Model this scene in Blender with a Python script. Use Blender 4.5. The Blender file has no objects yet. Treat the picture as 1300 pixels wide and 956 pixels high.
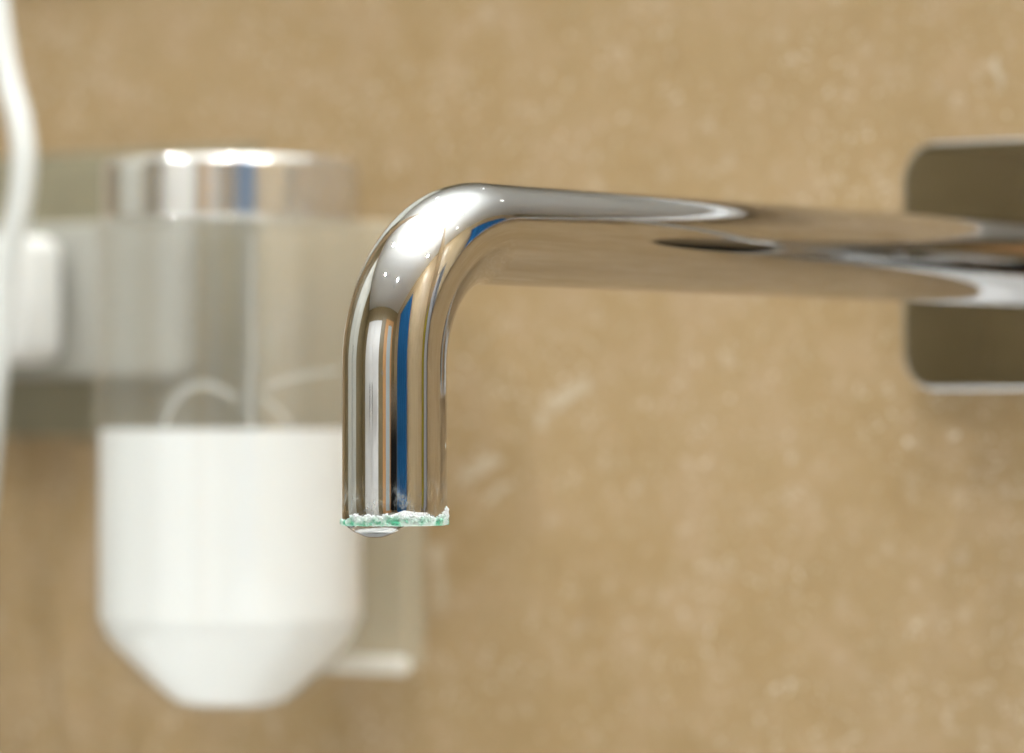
import bpy, bmesh, math, random
from mathutils import Vector, Matrix, noise
random.seed(7)
SC = bpy.context.scene
COL = SC.collection

# ------------------------------------------------------------------ camera
W_PX, H_PX, F_PX = 1300.0, 956.0, 5600.0          # photo frame, focal length in its pixels
TH = math.radians(37.0)                           # angle between optical axis and wall normal
HORIZON = 535.0
D = 0.020                                         # pipe diameter
AX_Z = 1.050                                      # height of the pipe axis
TIP_Y, TIP_Z = -0.248, 0.9942
Z_T = 0.836                                       # distance to the spout tip along the optical axis
FWD = Vector((-math.sin(TH), math.cos(TH), 0)); RGT = Vector((math.cos(TH), math.sin(TH), 0))
CAM = Vector((0, TIP_Y, 0)) - FWD * Z_T + RGT * (149 / F_PX * Z_T)
CAM.z = AX_Z - 0.0365
cd = bpy.data.cameras.new('camera'); cam = bpy.data.objects.new('camera', cd); COL.objects.link(cam)
cam.location = CAM
PITCH = math.atan((HORIZON - H_PX / 2) / F_PX)
cam.rotation_euler = (math.pi / 2 + PITCH, 0, TH)
cd.sensor_width = 36.0; cd.lens = F_PX / W_PX * 36.0
cd.clip_start = 0.01; cd.clip_end = 50
cd.dof.use_dof = True; cd.dof.focus_distance = Z_T - 0.006; cd.dof.aperture_fstop = cd.lens / 13.6
SC.camera = cam

def P(px, py, y):
    """point on the plane 'y metres from the tiled wall' (y<0 = into the room) under a photo pixel"""
    d = FWD + RGT * ((px - W_PX / 2) / F_PX) + Vector((0, 0, (HORIZON - py) / F_PX))
    return CAM + d * ((y - CAM.y) / d.y)

# ------------------------------------------------------------------ world, colour
w = bpy.data.worlds.new('World'); SC.world = w; w.use_nodes = True
w.node_tree.nodes['Background'].inputs[0].default_value = (0.9, 0.95, 1, 1)
w.node_tree.nodes['Background'].inputs[1].default_value = 0.02
SC.view_settings.view_transform = 'Standard'; SC.view_settings.look = 'None'
SC.view_settings.exposure = 0.18; SC.view_settings.gamma = 1.0
SC.cycles.use_denoising = True
SC.cycles.max_bounces = 14; SC.cycles.transparent_max_bounces = 16; SC.cycles.glossy_bounces = 8
LAMP_STRENGTH = 1950.0
ADDED_UPLIGHT_STRENGTH = 1150.0

# ------------------------------------------------------------------ helpers
def link(name, me, mat=None, parent=None):
    o = bpy.data.objects.new(name, me); COL.objects.link(o)
    if mat is not None and me is not None: me.materials.append(mat)
    if parent is not None: o.parent = parent
    return o

def from_bm(name, bm, mat, parent=None, smooth=None):
    me = bpy.data.meshes.new(name); bmesh.ops.recalc_face_normals(bm, faces=bm.faces)
    bm.to_mesh(me); bm.free()
    if smooth is not None:
        for p in me.polygons: p.use_smooth = True
        if smooth < 180:
            me.set_sharp_from_angle(angle=math.radians(smooth))
    return link(name, me, mat, parent)

def thing(name, label, cat, loc=(0, 0, 0), group=None):
    o = bpy.data.objects.new(name, None); COL.objects.link(o); o.location = loc
    o.empty_display_size = 0.02
    return tag(o, label, cat, group)

def tag(o, label, cat, group=None):
    o['label'] = label; o['category'] = cat
    if group: o['group'] = group
    return o

def struct(o, label=None):
    o['kind'] = 'structure'
    if label: o['label'] = label
    return o

def bm_box(bm, x0, x1, y0, y1, z0, z1):
    m = Matrix.Translation(((x0 + x1) / 2, (y0 + y1) / 2, (z0 + z1) / 2)) @ Matrix.Diagonal((x1 - x0, y1 - y0, z1 - z0, 1))
    return bmesh.ops.create_cube(bm, size=1, matrix=m)['verts']

def box(name, b, mat, parent=None, bevel=0, seg=3):
    bm = bmesh.new(); bm_box(bm, *b)
    if bevel: bmesh.ops.bevel(bm, geom=list(bm.edges), offset=bevel, segments=seg, affect='EDGES', profile=0.5)
    return from_bm(name, bm, mat, parent, 40 if bevel else None)

def rounded_plate(name, cx, cz, wid, hgt, r, y_back, y_front, bev, mat, parent=None, n=14):
    """rounded rectangle standing on the wall, front edge rounded over"""
    bm = bmesh.new(); rings = []
    prof = [(y_back, 0.0)]
    for k in range(7):
        a = k / 6 * math.pi / 2
        prof.append((y_front + bev - bev * math.sin(a), bev - bev * math.cos(a)))
    for yy, ins in prof:
        ring = []
        for cxs, czs, a0 in ((1, 1, 0), (-1, 1, 90), (-1, -1, 180), (1, -1, 270)):
            for k in range(n + 1):
                a = math.radians(a0 + 90 * k / n)
                rr = r - ins
                ring.append(bm.verts.new((cx + cxs * (wid / 2 - r) + rr * math.cos(a), yy, cz + czs * (hgt / 2 - r) + rr * math.sin(a))))
        rings.append(ring)
    for a, b in zip(rings, rings[1:]):
        for i in range(len(a)):
            j = (i + 1) % len(a); bm.faces.new((a[i], a[j], b[j], b[i]))
    bm.faces.new(rings[-1]); bm.faces.new(rings[0])
    return from_bm(name, bm, mat, parent, 30)

def lathe(name, prof, mat, parent=None, n=72, center=(0, 0), smooth=35, closed=False):
    bm = bmesh.new(); rings = []
    for r, z in prof:
        if r < 1e-6: rings.append([bm.verts.new((center[0], center[1], z))])
        else: rings.append([bm.verts.new((center[0] + r * math.cos(2 * math.pi * i / n), center[1] + r * math.sin(2 * math.pi * i / n), z)) for i in range(n)])
    pairs = list(zip(rings, rings[1:])) + ([(rings[-1], rings[0])] if closed else [])
    for a, b in pairs:
        for i in range(n):
            j = (i + 1) % n
            if len(a) == 1 and len(b) == 1: break
            if len(a) == 1: bm.faces.new((a[0], b[j], b[i]))
            elif len(b) == 1: bm.faces.new((a[i], a[j], b[0]))
            else: bm.faces.new((a[i], a[j], b[j], b[i]))
    return from_bm(name, bm, mat, parent, smooth)

def tube_bm(bm, path, rad, n=16, cap=True):
    rings = []; up = Vector((0.13, 0.07, 0.99)).normalized()
    for i, p in enumerate(path):
        t = (path[min(i + 1, len(path) - 1)] - path[max(i - 1, 0)]).normalized()
        u = up - t * up.dot(t)
        if u.length < 1e-3: u = Vector((1, 0, 0)) - t * t.x
        u.normalize(); up = u; v = t.cross(u)
        r = rad[i] if isinstance(rad, (list, tuple)) else rad
        rings.append([bm.verts.new(p + (u * math.cos(2 * math.pi * k / n) + v * math.sin(2 * math.pi * k / n)) * r) for k in range(n)])
    for a, b in zip(rings, rings[1:]):
        for k in range(n):
            j = (k + 1) % n; bm.faces.new((a[k], a[j], b[j], b[k]))
    if cap: bm.faces.new(rings[0]); bm.faces.new(rings[-1])
    return rings

def smooth_path(pts, n=10):
    out = []
    q = [pts[0]] + list(pts) + [pts[-1]]
    for i in range(1, len(q) - 2):
        for k in range(n):
            t = k / n; p0, p1, p2, p3 = q[i - 1], q[i], q[i + 1], q[i + 2]
            out.append(0.5 * ((2 * p1) + (p2 - p0) * t + (2 * p0 - 5 * p1 + 4 * p2 - p3) * t * t + (3 * p1 - p0 - 3 * p2 + p3) * t ** 3))
    out.append(pts[-1]); return out

# ------------------------------------------------------------------ materials
def mat(name, col=(0.8, 0.8, 0.8), rough=0.5, metal=0.0, spec=0.5, **kw):
    m = bpy.data.materials.new(name); m.use_nodes = True
    b = m.node_tree.nodes['Principled BSDF']
    b.inputs['Base Color'].default_value = (*col, 1); b.inputs['Roughness'].default_value = rough
    b.inputs['Metallic'].default_value = metal; b.inputs['Specular IOR Level'].default_value = spec
    for k, v in kw.items(): b.inputs[k].default_value = v
    return m

class NT:
    def __init__(s, m): s.m = m; s.t = m.node_tree; s.b = s.t.nodes.get('Principled BSDF'); s.out = s.t.nodes['Material Output']
    def n(s, typ, **kw):
        x = s.t.nodes.new(typ)
        for k, v in kw.items(): setattr(x, k, v)
        return x
    def l(s, a, b): s.t.links.new(a, b)
    def coord(s): return s.n('ShaderNodeTexCoord').outputs['Object']
    def noise(s, vec, scale, detail=3, rough=0.5, dist=0.0):
        x = s.n('ShaderNodeTexNoise'); x.inputs['Scale'].default_value = scale; x.inputs['Detail'].default_value = detail
        x.inputs['Roughness'].default_value = rough; x.inputs['Distortion'].default_value = dist; s.l(vec, x.inputs['Vector']); return x.outputs['Fac']
    def ramp(s, fac, lo, hi, a=0.0, b=1.0):
        x = s.n('ShaderNodeMapRange'); x.interpolation_type = 'SMOOTHSTEP'
        x.inputs[1].default_value = lo; x.inputs[2].default_value = hi; x.inputs[3].default_value = a; x.inputs[4].default_value = b
        s.l(fac, x.inputs[0]); return x.outputs[0]
    def mix(s, fac, a, b):
        x = s.n('ShaderNodeMix', data_type='RGBA')
        if isinstance(fac, float): x.inputs[0].default_value = fac
        else: s.l(fac, x.inputs[0])
        for v, i in ((a, 6), (b, 7)):
            if isinstance(v, tuple): x.inputs[i].default_value = (*v, 1)
            else: s.l(v, x.inputs[i])
        return x.outputs[2]
    def math(s, op, a, b=None):
        x = s.n('ShaderNodeMath', operation=op)
        for v, i in ((a, 0), (b, 1)):
            if v is None: continue
            if isinstance(v, (int, float)): x.inputs[i].default_value = v
            else: s.l(v, x.inputs[i])
        return x.outputs[0]
    def mapping(s, vec, scale=(1, 1, 1), rot=(0, 0, 0), loc=(0, 0, 0)):
        x = s.n('ShaderNodeMapping'); x.inputs['Scale'].default_value = scale; x.inputs['Rotation'].default_value = rot; x.inputs['Location'].default_value = loc
        s.l(vec, x.inputs[0]); return x.outputs[0]
    def bump(s, h, strength, dist):
        x = s.n('ShaderNodeBump'); x.inputs['Strength'].default_value = strength; x.inputs['Distance'].default_value = dist
        s.l(h, x.inputs['Height']); s.l(x.outputs[0], s.b.inputs['Normal'])

def capsule(nt, co, a, b, r0, r1):
    """soft mask of a short smear from a to b on the wall (x,z in metres)"""
    sub = nt.n('ShaderNodeVectorMath', operation='SUBTRACT'); nt.l(co, sub.inputs[0]); sub.inputs[1].default_value = a
    ba = b - a
    dt = nt.n('ShaderNodeVectorMath', operation='DOT_PRODUCT'); nt.l(sub.outputs[0], dt.inputs[0]); dt.inputs[1].default_value = ba
    h = nt.n('ShaderNodeMath', operation='DIVIDE', use_clamp=True); nt.l(dt.outputs['Value'], h.inputs[0]); h.inputs[1].default_value = ba.dot(ba)
    sc = nt.n('ShaderNodeVectorMath', operation='SCALE'); sc.inputs[0].default_value = ba; nt.l(h.outputs[0], sc.inputs['Scale'])
    d = nt.n('ShaderNodeVectorMath', operation='DISTANCE'); nt.l(sub.outputs[0], d.inputs[0]); nt.l(sc.outputs[0], d.inputs[1])
    return nt.ramp(d.outputs['Value'], r0, r1, 1.0, 0.0)

def make_tile():
    m = mat('beige_stone_tile', rough=0.42, spec=0.35); t = NT(m); co = t.coord()
    big = t.noise(co, 9, 4, 0.55); mid = t.noise(co, 55, 5, 0.6, 0.4); fine = t.noise(co, 420, 3, 0.6)
    base = t.mix(t.ramp(big, 0.3, 0.7), (0.295, 0.197, 0.090), (0.347, 0.241, 0.124))
    base = t.mix(t.ramp(mid, 0.42, 0.68, 0, 0.75), base, (0.375, 0.265, 0.155))
    base = t.mix(t.ramp(mid, 0.25, 0.42, 0.45, 0), base, (0.235, 0.146, 0.058))
    # pale mineral flecks, clustered
    v = t.n('ShaderNodeTexVoronoi'); v.inputs['Scale'].default_value = 150; v.inputs['Randomness'].default_value = 1.0
    nz = t.n('ShaderNodeTexNoise'); nz.inputs['Scale'].default_value = 260; t.l(co, nz.inputs['Vector'])
    off = t.n('ShaderNodeVectorMath', operation='MULTIPLY_ADD'); t.l(nz.outputs['Color'], off.inputs[0]); off.inputs[1].default_value = (0.009,) * 3; t.l(co, off.inputs[2])
    t.l(off.outputs[0], v.inputs['Vector'])
    cell = t.n('ShaderNodeSeparateColor'); t.l(v.outputs['Color'], cell.inputs[0])
    flk = t.math('MULTIPLY', t.ramp(v.outputs['Distance'], 0.05, 0.5, 1, 0), t.ramp(cell.outputs[0], 0.62, 0.72))
    clus = t.ramp(t.noise(co, 16, 3, 0.6), 0.42, 0.62, 0.15, 1)
    base = t.mix(t.math('MULTIPLY', t.math('MULTIPLY', flk, clus), 0.45), base, (0.58, 0.48, 0.37))
    fl2 = t.ramp(t.noise(co, 190, 2, 0.5), 0.60, 0.72)
    base = t.mix(t.math('MULTIPLY', fl2, 0.75), base, (0.46, 0.355, 0.24))
    v2 = t.n('ShaderNodeTexVoronoi'); v2.inputs['Scale'].default_value = 480; t.l(off.outputs[0], v2.inputs['Vector'])
    c2 = t.n('ShaderNodeSeparateColor'); t.l(v2.outputs['Color'], c2.inputs[0])
    grain = t.math('MULTIPLY', t.ramp(v2.outputs['Distance'], 0.10, 0.38, 1, 0), t.ramp(c2.outputs[1], 0.58, 0.66))
    base = t.mix(t.math('MULTIPLY', grain, t.ramp(t.noise(co, 28, 3, 0.6), 0.38, 0.6, 0.25, 1)), base, (0.74, 0.65, 0.53))  # pale crystal grain, its glints painted in as lighter colour
    base = t.mix(t.ramp(fine, 0.3, 0.75, 0.0, 0.30), base, (0.23, 0.145, 0.062))
    # dried splashes
    smears = [((690, 522), (745, 486), 9), ((590, 604), (632, 586), 7), ((556, 700), (561, 775), 8), ((620, 630), (650, 615), 4), ((1268, 75), (1267, 115), 4), ((690, 540), (694, 515), 9)]
    acc = None
    nz2 = t.n('ShaderNodeTexNoise'); nz2.inputs['Scale'].default_value = 110; nz2.inputs['Detail'].default_value = 3; t.l(co, nz2.inputs['Vector'])
    off2 = t.n('ShaderNodeVectorMath', operation='MULTIPLY_ADD'); t.l(nz2.outputs['Color'], off2.inputs[0]); off2.inputs[1].default_value = (0.006, 0, 0.006); t.l(t.mapping(co, loc=(-0.003, 0, -0.003)), off2.inputs[2])
    for a, b, r in smears:
        A, B = P(*a, 0), P(*b, 0)
        A.y = B.y = 0
        k = capsule(t, off2.outputs[0], A, B, r * 0.00004, r * 0.00034)
        acc = k if acc is None else t.math('MAXIMUM', acc, k)
    base = t.mix(t.math('MULTIPLY', acc, t.ramp(t.noise(co, 160, 3), 0.3, 0.6, 0.10, 0.5)), base, (0.60, 0.54, 0.44))
    t.l(base, t.b.inputs['Base Color'])
    t.l(t.ramp(mid, 0.3, 0.7, 0.52, 0.36), t.b.inputs['Roughness'])
    t.bump(t.math('ADD', fine, t.math('MULTIPLY', mid, 2.0)), 0.25, 0.0006)
    return m

def make_chrome(name, col=(0.60, 0.592, 0.585), spots=False):
    m = mat(name, col, 0.018, 1.0); t = NT(m); co = t.coord()
    # barely uneven plating
    wav = t.noise(t.mapping(co, (1, 0.25, 0.6)), 55, 2, 0.5)
    t.bump(wav, 0.04, 0.0006)
    t.l(t.ramp(t.noise(co, 300, 4, 0.6), 0.45, 0.8, 0.012, 0.05), t.b.inputs['Roughness'])
    if spots:
        v = t.n('ShaderNodeTexVoronoi'); v.inputs['Scale'].default_value = 420
        t.l(t.mapping(co, (1, 1, 0.45)), v.inputs['Vector'])
        cell = t.n('ShaderNodeSeparateColor'); t.l(v.outputs['Color'], cell.inputs[0])
        sp = t.math('MULTIPLY', t.ramp(v.outputs['Distance'], 0.05, 0.14, 1, 0), t.ramp(cell.outputs[0], 0.78, 0.80))
        sx = t.n('ShaderNodeSeparateXYZ'); t.l(co, sx.inputs[0])
        zone = t.ramp(sx.outputs['Z'], TIP_Z + 0.002, TIP_Z + 0.04, 1.0, 0.22)
        film = t.math('MULTIPLY', t.ramp(t.noise(t.mapping(co, (1, 1, .5)), 500, 4, 0.7), 0.45, 0.75), t.ramp(sx.outputs['Z'], TIP_Z + 0.0015, TIP_Z + 0.010, 0.8, 0.0))
        msk = t.math('MAXIMUM', t.math('MULTIPLY', sp, zone), film)
        d = t.n('ShaderNodeBsdfDiffuse'); d.inputs[0].default_value = (0.62, 0.64, 0.60, 1)
        mx = t.n('ShaderNodeMixShader'); t.l(t.math('MULTIPLY', msk, 0.75), mx.inputs[0]); t.l(t.b.outputs[0], mx.inputs[1]); t.l(d.outputs[0], mx.inputs[2])
        t.l(mx.outputs[0], t.out.inputs[0])
    return m

def make_thin_clear(name, tint, refl=1.45, rough=0.03, haze=0.0, haze_col=(0.8, 0.8, 0.78), graze=0.6):
    m = bpy.data.materials.new(name); m.use_nodes = True; t = NT(m); t.t.nodes.remove(t.b)
    tr = t.n('ShaderNodeBsdfTransparent'); tr.inputs[0].default_value = (*tint, 1)
    gl = t.n('ShaderNodeBsdfGlossy'); gl.inputs['Roughness'].default_value = rough; gl.inputs[0].default_value = (1, 1, 1, 1)
    fr = t.n('ShaderNodeLayerWeight'); fr.inputs[0].default_value = 0.5
    f0 = ((refl - 1) / (refl + 1)) ** 2
    fac = t.math('ADD', t.math('MULTIPLY', t.math('POWER', fr.outputs['Facing'], 5.0), graze), f0)
    mx = t.n('ShaderNodeMixShader'); t.l(fac, mx.inputs[0])
    src = tr.outputs[0]
    if haze:
        df = t.n('ShaderNodeBsdfDiffuse'); df.inputs[0].default_value = (*haze_col, 1)
        tl = t.n('ShaderNodeBsdfTranslucent'); tl.inputs[0].default_value = (*haze_col, 1)
        a = t.n('ShaderNodeMixShader'); a.inputs[0].default_value = 0.5; t.l(df.outputs[0], a.inputs[1]); t.l(tl.outputs[0], a.inputs[2])
        h = t.n('ShaderNodeMixShader'); h.inputs[0].default_value = haze; t.l(tr.outputs[0], h.inputs[1]); t.l(a.outputs[0], h.inputs[2]); src = h.outputs[0]
    t.l(src, mx.inputs[1]); t.l(gl.outputs[0], mx.inputs[2]); t.l(mx.outputs[0], t.out.inputs[0])
    return m

def make_emit(name, col, s):
    m = bpy.data.materials.new(name); m.use_nodes = True; t = NT(m); t.t.nodes.remove(t.b)
    e = t.n('ShaderNodeEmission'); e.inputs[0].default_value = (*col, 1); e.inputs[1].default_value = s
    t.l(e.outputs[0], t.out.inputs[0]); return m

def mottled(name, a, b, scale, rough=0.5, stretch=(1, 1, 1), bump=0.0):
    m = mat(name, a, rough); t = NT(m); co = t.mapping(t.coord(), stretch)
    f = t.noise(co, scale, 4, 0.6)
    t.l(t.mix(t.ramp(f, 0.3, 0.7), a, b), t.b.inputs['Base Color'])
    if bump: t.bump(f, bump, 0.001)
    return m

TILE = make_tile()
CHROME = make_chrome('polished_chrome')
CHROME_SPOUT = make_chrome('polished_chrome_spotted', spots=True)
WHITE_PLASTIC = mottled('white_plastic', (0.80, 0.79, 0.75), (0.76, 0.75, 0.71), 60, 0.35)
CORD_WHITE = mottled('white_rubber', (0.74, 0.74, 0.70), (0.70, 0.70, 0.66), 80, 0.5)
CERAMIC = mottled('white_ceramic', (0.82, 0.82, 0.81), (0.79, 0.79, 0.78), 20, 0.12)

# ------------------------------------------------------------------ the setting
RX0, RX1, RY0, RZ1 = -1.55, 1.55, -2.30, 2.42
struct(box('tiled_wall', (RX0, RX1, 0, 0.1, 0, RZ1), TILE), 'beige mottled stone tile wall behind the spout')
CEIL = mottled('white_ceiling_paint', (0.88, 0.88, 0.86), (0.85, 0.85, 0.83), 30, 0.8)
struct(box('ceiling', (RX0 - .1, RX1 + .1, RY0 - .1, 0.1, RZ1, RZ1 + 0.1), CEIL), 'white painted ceiling above the washbasin')
BROWN = mottled('brown_wall_tile', (0.205, 0.158, 0.078), (0.25, 0.192, 0.10), 12, 0.35)
BEIGE = mottled('beige_wall_tile', (0.42, 0.31, 0.17), (0.48, 0.36, 0.21), 10, 0.4)
struct(box('wall_brown', (RX0 - .1, RX0, RY0, 0, 0, RZ1), BROWN), 'brown tiled side wall reflected in the chrome plate')
struct(box('wall_beige', (RX1, RX1 + .1, RY0, 0, 0, RZ1), BEIGE), 'beige tiled side wall reflected in the spout')
struct(box('wall_rear', (RX0 - .1, RX1 + .1, RY0 - .1, RY0, 0, RZ1), BROWN), 'brown tiled rear wall reflected in the spout')
struct(box('floor', (RX0 - .1, RX1 + .1, RY0 - .1, 0.1, -0.1, 0), mottled('grey_floor_tile', (0.34, 0.30, 0.25), (0.40, 0.36, 0.30), 9, 0.3)), 'grey beige tiled floor')

# lamps on the ceiling, and an added uplight
LAMP = make_emit('lamp_glow', (0.90, 0.96, 1.0), LAMP_STRENGTH)
UPL = make_emit('added_uplight_glow', (0.90, 0.96, 1.0), ADDED_UPLIGHT_STRENGTH)
lamp_spots = [(0.12, -0.46), (0.62, -0.40), (1.15, -0.42), (-0.55, -1.25), (0.35, -1.35), (-0.8, -0.55)]  # last spot is an extra lamp, added to light the soap's left side
first = None
for x, y in lamp_spots:
    if first is None:
        root = thing('downlight', 'small round recessed downlight lit in the white ceiling', 'downlight', (x, y, RZ1), 'downlights in the ceiling')
        lathe('rim', [(0.021, -0.004), (0.036, -0.005), (0.038, -0.0005), (0.021, -0.0005)], CHROME, root, 32, closed=True)
        lathe('diffuser', [(0.0, -0.003), (0.020, -0.003)], LAMP, root, 24)
        first = root
    else:
        r = first.copy(); COL.objects.link(r); r.location = (x, y, RZ1)
        for ch in first.children:
            c = ch.copy(); COL.objects.link(c); c.parent = r
root = thing('added_uplight', 'unseen slim uplight added above the mirror to brighten the ceiling', 'added light', (0.05, 0, 2.22))  # added light: whitens the ceiling that the spout's bend reflects
WM = mat('white_metal', (0.8, 0.8, 0.8), 0.4)
box('housing', (-0.55, 0.55, -0.055, -0.0005, -0.025, 0.0), make_emit('added_housing_glow', (0.92, 0.97, 1.0), 2.6), root, 0.004)  # housing glows so no dark outline shows against the bright ceiling
box('diffuser', (-0.53, 0.53, -0.050, -0.008, 0.0005, 0.004), UPL, root)

# mirror above the spout
root = thing('wall_mirror', 'frameless wall mirror hung above the chrome spout', 'mirror', (0.1, 0, 1.152))
box('mirror_glass', (-0.75, 0.75, -0.006, -0.003, 0.004, 1.03), mat('mirror_silver', (0.86, 0.87, 0.87), 0.01, 1.0), root)
box('backing', (-0.745, 0.745, -0.0028, -0.0005, 0.008, 1.026), mat('mirror_backing', (0.5, 0.5, 0.5), 0.5), root)
box('bottom_trim', (-0.75, 0.75, -0.0065, -0.0005, -0.004, 0.0035), mat('satin_aluminium', (0.8, 0.8, 0.8), 0.25, 1.0), root, 0.001)

# washbasin below
root = thing('washbasin', 'white ceramic washbasin below the spout', 'washbasin', (0.05, -0.02, 0))
bm = bmesh.new()
def rrect(wx, y0, y1, z, r=0.05, n=8):
    out = []; cx = 0; cy = (y0 + y1) / 2; hy = (y1 - y0) / 2
    for sx, sy, a0 in ((1, 1, 0), (-1, 1, 90), (-1, -1, 180), (1, -1, 270)):
        for k in range(n + 1):
            a = math.radians(a0 + 90 * k / n); out.append(bm.verts.new((cx + sx * (wx - r) + r * math.cos(a), cy + sy * (hy - r) + r * math.sin(a), z)))
    return out
rings = [rrect(0.36, -0.46, -0.0, 0.68), rrect(0.40, -0.50, -0.0, 0.72), rrect(0.40, -0.50, -0.0, 0.825), rrect(0.393, -0.493, -0.007, 0.835),
         rrect(0.355, -0.455, -0.11, 0.835), rrect(0.345, -0.445, -0.12, 0.825), rrect(0.30, -0.41, -0.15, 0.74), rrect(0.22, -0.36, -0.20, 0.725)]
for a, b in zip(rings, rings[1:]):
    for i in range(len(a)):
        j = (i + 1) % len(a); bm.faces.new((a[i], a[j], b[j], b[i]))
bm.faces.new(rings[0]); bm.faces.new(rings[-1])
from_bm('bowl', bm, CERAMIC, root, 35)
lathe('drain', [(0, 0.727), (0.026, 0.728), (0.03, 0.7255)], CHROME, root, 32, center=(0, -0.28))
lathe('pedestal', [(0.11, 0.002), (0.09, 0.1), (0.085, 0.5), (0.12, 0.679)], CERAMIC, root, 32, center=(0, -0.24))

# rear door, wooden door with frosted glass, added cupboard and cloths (all met only in the chrome)
root = thing('panel_door', 'white double door with panels in the rear wall', 'door', (-0.50, RY0, 0))
WP = mottled('white_door_paint', (0.86, 0.86, 0.85), (0.83, 0.83, 0.82), 15, 0.35)
for x0 in (-0.602, 0.002):
    lf = box('door_leaf', (x0, x0 + 0.60, 0.002, 0.04, 0.01, 2.02), WP, root, 0.003)
    for z0, z1 in ((0.15, 0.9), (1.02, 1.9)):
        box('panel', (x0 + 0.09, x0 + 0.51, 0.0405, 0.052, z0, z1), WP, lf, 0.006)
    hx = x0 + (0.55 if x0 < 0 else 0.05)
    hd = bmesh.new(); tube_bm(hd, [Vector((hx, 0.041, 1.03)), Vector((hx, 0.085, 1.03)), Vector((hx + (-0.1 if x0 < 0 else 0.1), 0.09, 1.03))], 0.009, 12); from_bm('handle', hd, CHROME, lf, 40)
for x0, x1 in ((-0.66, -0.604), (0.604, 0.66)):
    box('jamb', (x0, x1, 0.001, 0.055, 0, 2.10), BROWN, root, 0.003)
root = thing('glazed_door', 'light wooden door with a frosted glass pane', 'door', (0.86, RY0, 0))
WOOD = mottled('light_wood', (0.66, 0.37, 0.16), (0.56, 0.30, 0.12), 20, 0.4, (6, 6, 0.4))
for x0, x1 in ((-0.40, -0.14), (0.20, 0.34)):
    box('stile', (x0, x1, 0.002, 0.045, 0.01, 2.08), WOOD, root, 0.003)
box('rail', (-0.139, 0.199, 0.003, 0.044, 0.01, 0.25), WOOD, root, 0.003); box('rail', (-0.139, 0.199, 0.003, 0.044, 1.95, 2.08), WOOD, root, 0.003)
box('pane', (-0.139, 0.199, 0.015, 0.025, 0.2505, 1.9495), mat('frosted_glass', (0.52, 0.60, 0.62), 0.25), root)

root = thing('added_cupboard', 'unseen tall pale grey cupboard added for its reflection in the spout', 'cupboard', (RX0, -0.82, 0))  # added out of view to put a pale grey stripe in the chrome
PG = mottled('pale_grey_laminate', (0.56, 0.56, 0.50), (0.52, 0.52, 0.46), 8, 0.4)
box('carcass', (0.0005, 0.14, -0.42, 0.42, 0.05, 2.25), PG, root, 0.003)
for y0 in (-0.418, 0.002):
    dr = box('cupboard_door', (0.1405, 0.16, y0, y0 + 0.416, 0.06, 2.24), PG, root, 0.003)
    yh = y0 + (0.38 if y0 < 0 else 0.036)
    hd = bmesh.new(); tube_bm(hd, [Vector((0.16, yh, 1.0)), Vector((0.185, yh, 1.0)), Vector((0.185, yh, 1.25)), Vector((0.16, yh, 1.25))], 0.006, 12); from_bm('handle', hd, CHROME, dr, 40)

def towel(name, label, x0, x1, z0, z1, col):
    root = thing(name, label, 'towel', ((x0 + x1) / 2, 0, z1))
    bm = bmesh.new(); n = 40; g = []; h = (x1 - x0) / 2
    prof = [(-0.030, -(z1 - z0)), (-0.032, -0.5 * (z1 - z0)), (-0.034, -0.03), (-0.030, 0.0), (-0.022, 0.010), (-0.014, 0.0), (-0.010, -0.03), (-0.010, -0.8 * (z1 - z0))]
    for i in range(n + 1):
        x = -h + 2 * h * i / n; wv = 0.004 * math.sin(x * 70)
        g.append([bm.verts.new((x, y + wv * (0.2 + min(1, -z / 0.3)) if z < 0 else y, z)) for y, z in prof])
    for a, b in zip(g, g[1:]):
        for k in range(len(prof) - 1): bm.faces.new((a[k], b[k], b[k + 1], a[k + 1]))
    bmesh.ops.solidify(bm, geom=list(bm.faces), thickness=0.004)
    from_bm('cloth', bm, mottled(name + '_terry', col, tuple(c * 0.85 for c in col), 500, 0.95, bump=0.5), root, 80)
    bm = bmesh.new(); tube_bm(bm, [Vector((-h - 0.02, -0.001, -0.002)), Vector((-h - 0.02, -0.022, -0.002)), Vector((h + 0.02, -0.022, -0.002)), Vector((h + 0.02, -0.001, -0.002))], 0.005, 12)
    from_bm('rail', bm, CHROME, root, 40)
towel('added_white_towel', 'unseen white towel added for a white stripe in the spout', 0.58, 0.80, 0.78, 1.30, (0.80, 0.80, 0.82))  # added out of view, gives the spout a white reflected stripe
towel('added_yellow_towel', 'unseen yellow towel added for a yellow stripe in the spout', 0.90, 1.20, 0.78, 1.30, (0.62, 0.50, 0.03))  # added out of view, gives the spout a thin yellow reflected stripe

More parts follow.
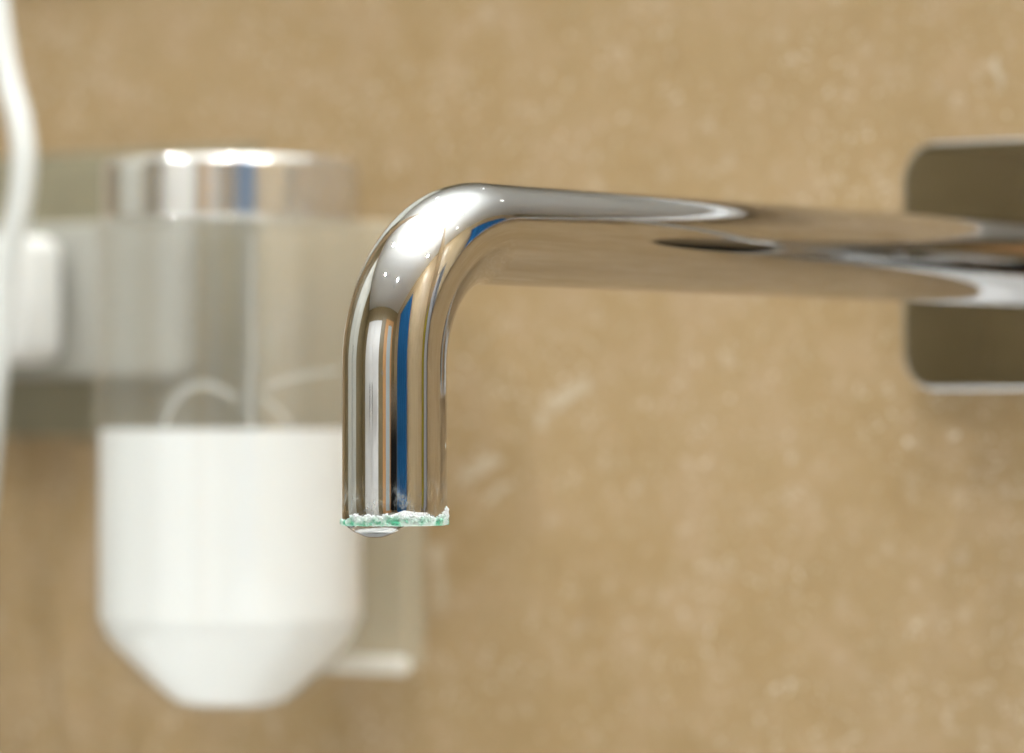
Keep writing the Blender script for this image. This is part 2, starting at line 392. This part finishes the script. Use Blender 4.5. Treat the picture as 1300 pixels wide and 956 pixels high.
def curtain(name, label, cat, A, B, z0, z1, col, folds):  # folded cloth on a rail, used for the added reflection stand-ins
    A, B = Vector(A), Vector(B); root = thing(name, label, cat, (A.x, A.y, z0)); L = B - A; N = Vector((-L.y, L.x)).normalized()
    bm = bmesh.new(); n, mz = 90, 10; g = []
    for i in range(n + 1):
        t = i / n; row = []
        for k in range(mz + 1):
            q = k / mz; amp = 0.018 * (0.4 + 0.6 * (1 - q)); p = L * t + N * amp * math.sin(t * folds * 2 * math.pi + 0.5 * math.sin(q * 3))
            row.append(bm.verts.new((p.x, p.y, (z1 - z0) * q)))
        g.append(row)
    for i in range(n):
        for k in range(mz): bm.faces.new((g[i][k], g[i + 1][k], g[i + 1][k + 1], g[i][k + 1]))
    bmesh.ops.solidify(bm, geom=list(bm.faces), thickness=0.003)
    from_bm('cloth', bm, mottled(name + '_cloth', col, tuple(c * 0.8 for c in col), 300, 0.85), root, 80)
    bm = bmesh.new(); e = L.normalized() * 0.04
    tube_bm(bm, [Vector((*(-e), z1 - z0 + 0.012)), Vector((*(L + e), z1 - z0 + 0.012))], 0.011, 16)
    from_bm('rail', bm, CHROME, root, 40)
    return root
curtain('blue_stripe_cloth', 'unseen blue cloth added for the blue stripe in the spout', 'curtain', (1.40, -1.70), (1.40, -0.90), 0.2, 2.05, (0.012, 0.165, 0.42), 5)  # stand-in added for the blue stripe reflected in the spout
st = curtain('black_stripe_cloth', 'unseen low black stand-in added for the dark stripe in the spout', 'reflection stand-in', (1.16, -2.22), (1.42, -1.76), 0.3, 1.015, (0.006, 0.006, 0.007), 3)  # stand-in added for the low black shape reflected in the spout
for dx, dy in ((-0.02, -0.034), (0.28, 0.494)):
    bm = bmesh.new(); tube_bm(bm, [Vector((dx, dy, -0.3)), Vector((dx, dy, 0.727))], 0.011, 16); from_bm('leg', bm, CHROME, st, 40)

# ------------------------------------------------------------------ the spout set on its plate
PL_L = P(1155, 341, -0.004).x                     # left edge of the plate
PL_W = 0.148; PL_H = 0.0596; PL_Z = P(1230, 342, -0.006).z + 0.0009
spout = thing('wall_spout', 'chrome pipe spout bent down with limescale on its mouth', 'spout', (0, 0, AX_Z))
spout_off = Vector((0, 0, -AX_Z))
def put(o):                                       # geometry is written in room coordinates
    o.matrix_parent_inverse = Matrix.Translation((0, 0, -AX_Z)); return o
put(rounded_plate('wall_plate', PL_L + PL_W / 2, PL_Z, PL_W, PL_H, 0.0095, -0.0005, -0.008, 0.0013, CHROME, spout))
R = 0.0262; r = D / 2
path = [Vector((0, -0.0075 - k / 24 * (-TIP_Y - R - 0.0075), AX_Z)) for k in range(25)]
for k in range(1, 33):
    a = k / 32 * math.pi / 2
    path.append(Vector((0, TIP_Y + R - R * math.sin(a), AX_Z - R + R * math.cos(a))))
zb = AX_Z - R
for k in range(1, 9): path.append(Vector((0, TIP_Y, zb + (TIP_Z + 0.0004 - zb) * k / 8)))
bm = bmesh.new(); rg = tube_bm(bm, path, r, 96, cap=False)
def ring_at(z, rr):
    c = Vector((0, TIP_Y, z)); out = []
    for v in rg[-1]:
        d = v.co - c; d.z = 0; d.normalize(); out.append(bm.verts.new(c + d * rr))
    return out
prev = rg[-1]
for z, rr in ((TIP_Z + 0.0001, r - 0.0003), (TIP_Z, r - 0.0006), (TIP_Z, r - 0.0022), (TIP_Z + 0.02, r - 0.0022)):
    nr = ring_at(z, rr)
    for k in range(96):
        j = (k + 1) % 96; bm.faces.new((prev[k], prev[j], nr[j], nr[k]))
    prev = nr
put(from_bm('pipe', bm, CHROME_SPOUT, spout, 50))
put(lathe('aerator', [(0, TIP_Z + 0.0012), (r - 0.0023, TIP_Z + 0.0012), (r - 0.0023, TIP_Z + 0.008)], mat('aerator_grey', (0.07, 0.065, 0.06), 0.5), spout, 48, center=(0, TIP_Y)))
# mixer lever on the same plate
HX = 0.074
bm = bmesh.new(); tube_bm(bm, [Vector((HX, -0.0075, AX_Z)), Vector((HX, -0.012, AX_Z)), Vector((HX, -0.0121, AX_Z)), Vector((HX, -0.060, AX_Z)), Vector((HX, -0.062, AX_Z))], [0.021, 0.021, 0.019, 0.019, 0.0175], 64)
put(from_bm('mixer_body', bm, CHROME, spout, 40))
bm = bmesh.new(); tube_bm(bm, [Vector((HX, -0.045, AX_Z + 0.015)), Vector((HX, -0.046, AX_Z + 0.045)), Vector((HX, -0.048, AX_Z + 0.075))], [0.0045, 0.004, 0.0045], 24)
put(from_bm('lever', bm, CHROME, spout, 50))

# limescale crust on the mouth
def make_scale():
    m = mat('limescale', (0.8, 0.84, 0.8), 0.55, 0, 0.4); t = NT(m); co = t.coord()
    sx = t.n('ShaderNodeSeparateXYZ'); t.l(co, sx.inputs[0])
    low = t.ramp(sx.outputs['Z'], TIP_Z + 0.0002, TIP_Z + 0.0022, 1.0, 0.0)
    f = t.math('MULTIPLY', t.ramp(t.noise(co, 420, 2, 0.5), 0.42, 0.66), low)
    base = t.mix(t.math('MULTIPLY', low, 0.30), (0.74, 0.74, 0.735), (0.36, 0.68, 0.49))
    base = t.mix(f, base, (0.075, 0.42, 0.24))
    base = t.mix(t.ramp(t.noise(co, 1600, 2), 0.62, 0.72, 0, 0.5), base, (0.50, 0.52, 0.50))
    t.l(base, t.b.inputs['Base Color'])
    t.b.inputs['Subsurface Weight'].default_value = 0.08; t.b.inputs['Subsurface Radius'].default_value = (0.0006, 0.0008, 0.0006)
    return m
SCALE = make_scale()
bm = bmesh.new()
def crust_h(a):                                    # height of the crust round the mouth; a = 0 on the camera's right
    h = 0.0013 + 0.0008 * (noise.noise(Vector((math.cos(a) * 2.2, math.sin(a) * 2.2, 3.1))) + 0.3) + 0.0007 * noise.noise(Vector((math.cos(a) * 7, math.sin(a) * 7, 1.7)))
    side = math.cos(a)
    h += 0.0011 * max(0, (side - 0.80) / 0.2) ** 2
    if side < -0.80: h *= 0.45
    return max(0.0005, h)
n = 180; rows = []
for (dr, dz) in ((-0.0016, -0.0001), (-0.0004, -0.0003), (0.00010, -0.00012), (0.00010, 0.0001), (0.00002, 0.0003), (-0.0002, 0.0004)):
    row = []
    for i in range(n):
        a = 2 * math.pi * i / n; d = RGT * math.cos(a) - FWD * math.sin(a)
        j = 1 + 0.35 * noise.noise(Vector((math.cos(a) * 12, math.sin(a) * 12, dz * 900)))
        row.append(bm.verts.new(Vector((0, TIP_Y, TIP_Z + dz * (0.8 + 0.4 * j))) + d * (r + dr * j)))
    rows.append(row)
for p, q in zip(rows, rows[1:]):
    for i in range(n):
        j = (i + 1) % n; bm.faces.new((p[i], p[j], q[j], q[i]))
rnd = random.Random(11)
for _ in range(2300):
    a = rnd.uniform(0, 2 * math.pi); d = RGT * math.cos(a) - FWD * math.sin(a)
    h = crust_h(a) * (rnd.random() ** 0.8) - 0.0002; s = rnd.uniform(0.00012, 0.00036) * (1.15 - 0.25 * h / 0.003)
    c = Vector((0, TIP_Y, TIP_Z + 0.0002 + h)) + d * (r - 0.0001 + s * rnd.uniform(-0.2, 0.5 if math.cos(a) > -0.7 else 0.0))
    M = Matrix.Translation(c) @ Matrix.Rotation(rnd.uniform(0, 6.28), 4, Vector((rnd.gauss(0, 1), rnd.gauss(0, 1), rnd.gauss(0, 1))).normalized()) @ Matrix.Diagonal((s * rnd.uniform(.6, 1.1), s * rnd.uniform(.6, 1.1), s * rnd.uniform(.8, 1.7), 1))
    vs = bmesh.ops.create_icosphere(bm, subdivisions=1, radius=1, matrix=M)['verts']
    for v in vs: v.co += Vector((rnd.gauss(0, 1), rnd.gauss(0, 1), rnd.gauss(0, 1))) * s * 0.24
o = put(from_bm('limescale_crust', bm, SCALE, spout)); o['kind'] = 'stuff'; o['label'] = 'white and green limescale crust round the mouth'

# the drop
bm = bmesh.new(); rings = []
dc = Vector((0, TIP_Y, TIP_Z)) + RGT * (-0.0036) - FWD * 0.001
RD, HD = 0.0059, 0.0026
prof = [(0.0, 0.0011), (RD - 0.0008, 0.0011), (RD, -0.0002)] + [(RD * (1 - k / 16), -0.0002 - HD * (1 - (1 - k / 16) ** 2) ** 0.95) for k in range(1, 17)]
prof[-1] = (0.0, prof[-1][1])
for rr, z in prof:
    if rr < 1e-6: rings.append([bm.verts.new(dc + Vector((0, 0, z)))])
    else: rings.append([bm.verts.new(dc + Vector((rr * math.cos(2 * math.pi * i / 48), rr * math.sin(2 * math.pi * i / 48), z))) for i in range(48)])
for a, b in zip(rings, rings[1:]):
    for i in range(48):
        j = (i + 1) % 48
        if len(a) == 1: bm.faces.new((a[0], b[i], b[j]))
        elif len(b) == 1: bm.faces.new((a[i], a[j], b[0]))
        else: bm.faces.new((a[i], a[j], b[j], b[i]))
WATER = mat('water', (0.50, 0.50, 0.48), 0.0, 0, 0.5, **{'Transmission Weight': 1.0, 'IOR': 1.333})
tag(from_bm('water_drop', bm, WATER, None, 60), 'clear flat water drop hanging from the spout mouth', 'water drop')

# ------------------------------------------------------------------ soap dispenser
DY = -0.058                                        # bottle axis, metres off the wall
C = P(293, 600, DY); SCL = ((C - CAM).dot(FWD)) / F_PX   # metres per photo pixel there
def dz(py): return P(293, py, DY).z
RB = 350 / 2 * SCL
disp = thing('soap_dispenser', 'clear cylindrical soap dispenser half full of white liquid soap', 'dispenser', (C.x, 0, dz(866)))
def putd(o):
    o.matrix_parent_inverse = Matrix.Translation((-C.x, 0, -dz(866))); return o
cc = (C.x, C.y)
CLEAR = make_thin_clear('clear_plastic', (0.985, 0.985, 0.98), 1.45, 0.07, 0.04, graze=0.35)
ACRYL = make_thin_clear('clear_acrylic', (0.975, 0.98, 0.97), 1.42, 0.05, 0.30, (0.94, 0.89, 0.74), 0.1)
SOAP = mat('liquid_soap', (0.86, 0.86, 0.835), 0.35, 0, 0.3, **{'Subsurface Weight': 0.3, 'Subsurface Radius': (0.004, 0.004, 0.004)})
t_ = NT(SOAP); t_.l(t_.mix(t_.ramp(t_.noise(t_.coord(), 25, 2), 0.3, 0.7), (0.88, 0.88, 0.857), (0.86, 0.86, 0.837)), t_.b.inputs['Base Color'])
q = SCL
bt = [(RB - 20 * q, dz(279))] + [(RB - 11 * q + 11 * q * math.sin(k / 6 * math.pi / 2), dz(290) + 11 * q * math.cos(k / 6 * math.pi / 2)) for k in range(7)] + [ (RB, dz(783)), (RB - 3 * q, dz(797)), (RB - 9 * q, dz(811)), (RB - 18 * q, dz(824)), (RB - 36 * q, dz(842)), (RB - 62 * q, dz(867)), (RB - 88 * q, dz(890)), (RB - 100 * q, dz(898)), (RB - 116 * q, dz(901))]
wall_t = 0.0016
inner = [(rr - wall_t, z + (wall_t if i > 8 else -wall_t if i < 2 else 0)) for i, (rr, z) in enumerate(bt)]
putd(lathe('bottle', bt + inner[::-1], CLEAR, disp, 96, cc, 25, closed=True))
liq = [(0, dz(545)), (RB - wall_t - 0.0002, dz(545))] + [(rr - 0.0002, z) for rr, z in inner[8:]] + [(0, inner[-1][1])]
putd(lathe('liquid_soap', liq, SOAP, disp, 96, cc, 25))
RL = 326 / 2 * q
b_ = 13 * q
lid = [(0, dz(203))] + [(RL - b_ + b_ * math.sin(a), dz(203) - b_ + b_ * math.cos(a)) for a in [k / 8 * math.pi / 2 for k in range(9)]] + [(RL, dz(278)), (RL - 3 * q, dz(281)), (0, dz(281))]
LIDM = mottled('satin_chrome', (0.74, 0.715, 0.67), (0.70, 0.68, 0.64), 60, 0.14); LIDM.node_tree.nodes['Principled BSDF'].inputs['Metallic'].default_value = 0.82
putd(lathe('lid', lid, LIDM, disp, 96, cc, 25))
# residue strands on the inside of the bottle
def on_bottle(px, py, rr):
    d = FWD + RGT * ((px - W_PX / 2) / F_PX); d2 = Vector((d.x, d.y)); c2 = Vector((CAM.x - C.x, CAM.y - C.y))
    A = d2.dot(d2); B = 2 * d2.dot(c2); K = c2.dot(c2) - rr * rr
    s = (-B - math.sqrt(max(B * B - 4 * A * K, 0))) / (2 * A)
    return CAM + d * s + Vector((0, 0, (HORIZON - py) / F_PX * s))
FILM = make_thin_clear('soap_film', (0.96, 0.96, 0.95), 1.2, 0.3, 0.26, (0.9, 0.9, 0.87), 0.1)
for pts, wd in (([(206, 545), (214, 520), (230, 500), (254, 488), (280, 494), (298, 508)], 5.5), ([(318, 545), (316, 500), (320, 450), (318, 380), (320, 300)], 5), ([(335, 492), (370, 480), (405, 473), (428, 470)], 4), ([(330, 505), (352, 520), (372, 545)], 4)):
    bm = bmesh.new(); pp = smooth_path([on_bottle(x, y, RB - wall_t - 0.0012) for x, y in pts], 8)
    tube_bm(bm, pp, wd * q * 0.9, 10); putd(from_bm('soap_trace', bm, FILM, disp, 180))
# clear back plate and bottom ledge of the holder
a0, a1 = P(330, 286, -0.010), P(523, 846, -0.010)
putd(box('back_plate', (a0.x, a1.x, -0.013, -0.004, a1.z, a0.z), ACRYL, disp, 0.0012, 2))
b0, b1 = P(345, 838, -0.026), P(510, 838, -0.026)
rb = 13 * q; L_ = b1.x - b0.x
pth = [Vector((b0.x + L_ * k / 8, -0.026, b0.z)) for k in range(9)] + [Vector((b1.x + rb * math.sin(a), -0.026, b0.z)) for a in [k / 7 * math.pi / 2 for k in range(1, 8)]]
bm = bmesh.new(); tube_bm(bm, pth, [rb] * 9 + [max(rb * math.cos(k / 7 * math.pi / 2), 0.0001) for k in range(1, 8)], 24)
putd(from_bm('bottom_ledge', bm, make_thin_clear('frosted_acrylic', (0.9, 0.9, 0.86), 1.5, 0.12, 0.7, (0.86, 0.84, 0.78)), disp, 60))


# ------------------------------------------------------------------ socket, plug and cord
g0, g1 = P(-160, 207, -0.004), P(322, 555, -0.004)
GREY = mottled('grey_glass_panel', (0.185, 0.160, 0.100), (0.215, 0.188, 0.122), 14, 0.3)
root = thing('wall_socket', 'pale grey socket plate on a wide grey brown panel', 'socket', (g0.x, 0, g1.z))
def puts(o):
    o.matrix_parent_inverse = Matrix.Translation((-g0.x, 0, -g1.z)); return o
puts(box('base_panel', (g0.x, g1.x, -0.004, -0.0005, g1.z, g0.z), GREY, root, 0.001, 2))
s0, s1 = P(-90, 290, -0.010), P(236, 478, -0.010)
puts(rounded_plate('cover_plate', (s0.x + s1.x) / 2, (s0.z + s1.z) / 2, s1.x - s0.x, s0.z - s1.z, 0.004, -0.0045, -0.013, 0.0015, mottled('pale_grey_plastic', (0.335, 0.32, 0.275), (0.365, 0.35, 0.30), 40, 0.35), root))
p0, p1 = P(8, 300, -0.024), P(80, 462, -0.016)
plug = thing('power_plug', 'white rounded plug with a thick white cord in the pale grey socket', 'plug', (p0.x, -0.0135, p1.z))
o = box('plug_body', (p0.x - 0.020, p1.x, -0.034, -0.0136, p1.z, p0.z), WHITE_PLASTIC, plug, 0.0055, 5); o.matrix_parent_inverse = Matrix.Translation((-p0.x, 0.0135, -p1.z))
pp = [P(x, y, -0.050) for x, y in ((-14, -60), (-6, 0), (0, 45), (10, 100), (24, 150), (30, 200), (26, 255), (14, 310), (4, 370), (-2, 430), (-6, 480), (-12, 540), (-22, 640))]
pp += [P(-34, 690, -0.050), P(-62, 730, -0.048), P(-92, 700, -0.045), P(-96, 600, -0.040), P(-84, 500, -0.034), P(-66, 420, -0.030), P(-40, 388, -0.028)]
bm = bmesh.new(); tube_bm(bm, smooth_path(pp, 8), 16.5 * SCL, 20)
o = from_bm('cord', bm, CORD_WHITE, plug, 60); o.matrix_parent_inverse = Matrix.Translation((-p0.x, 0.0135, -p1.z))
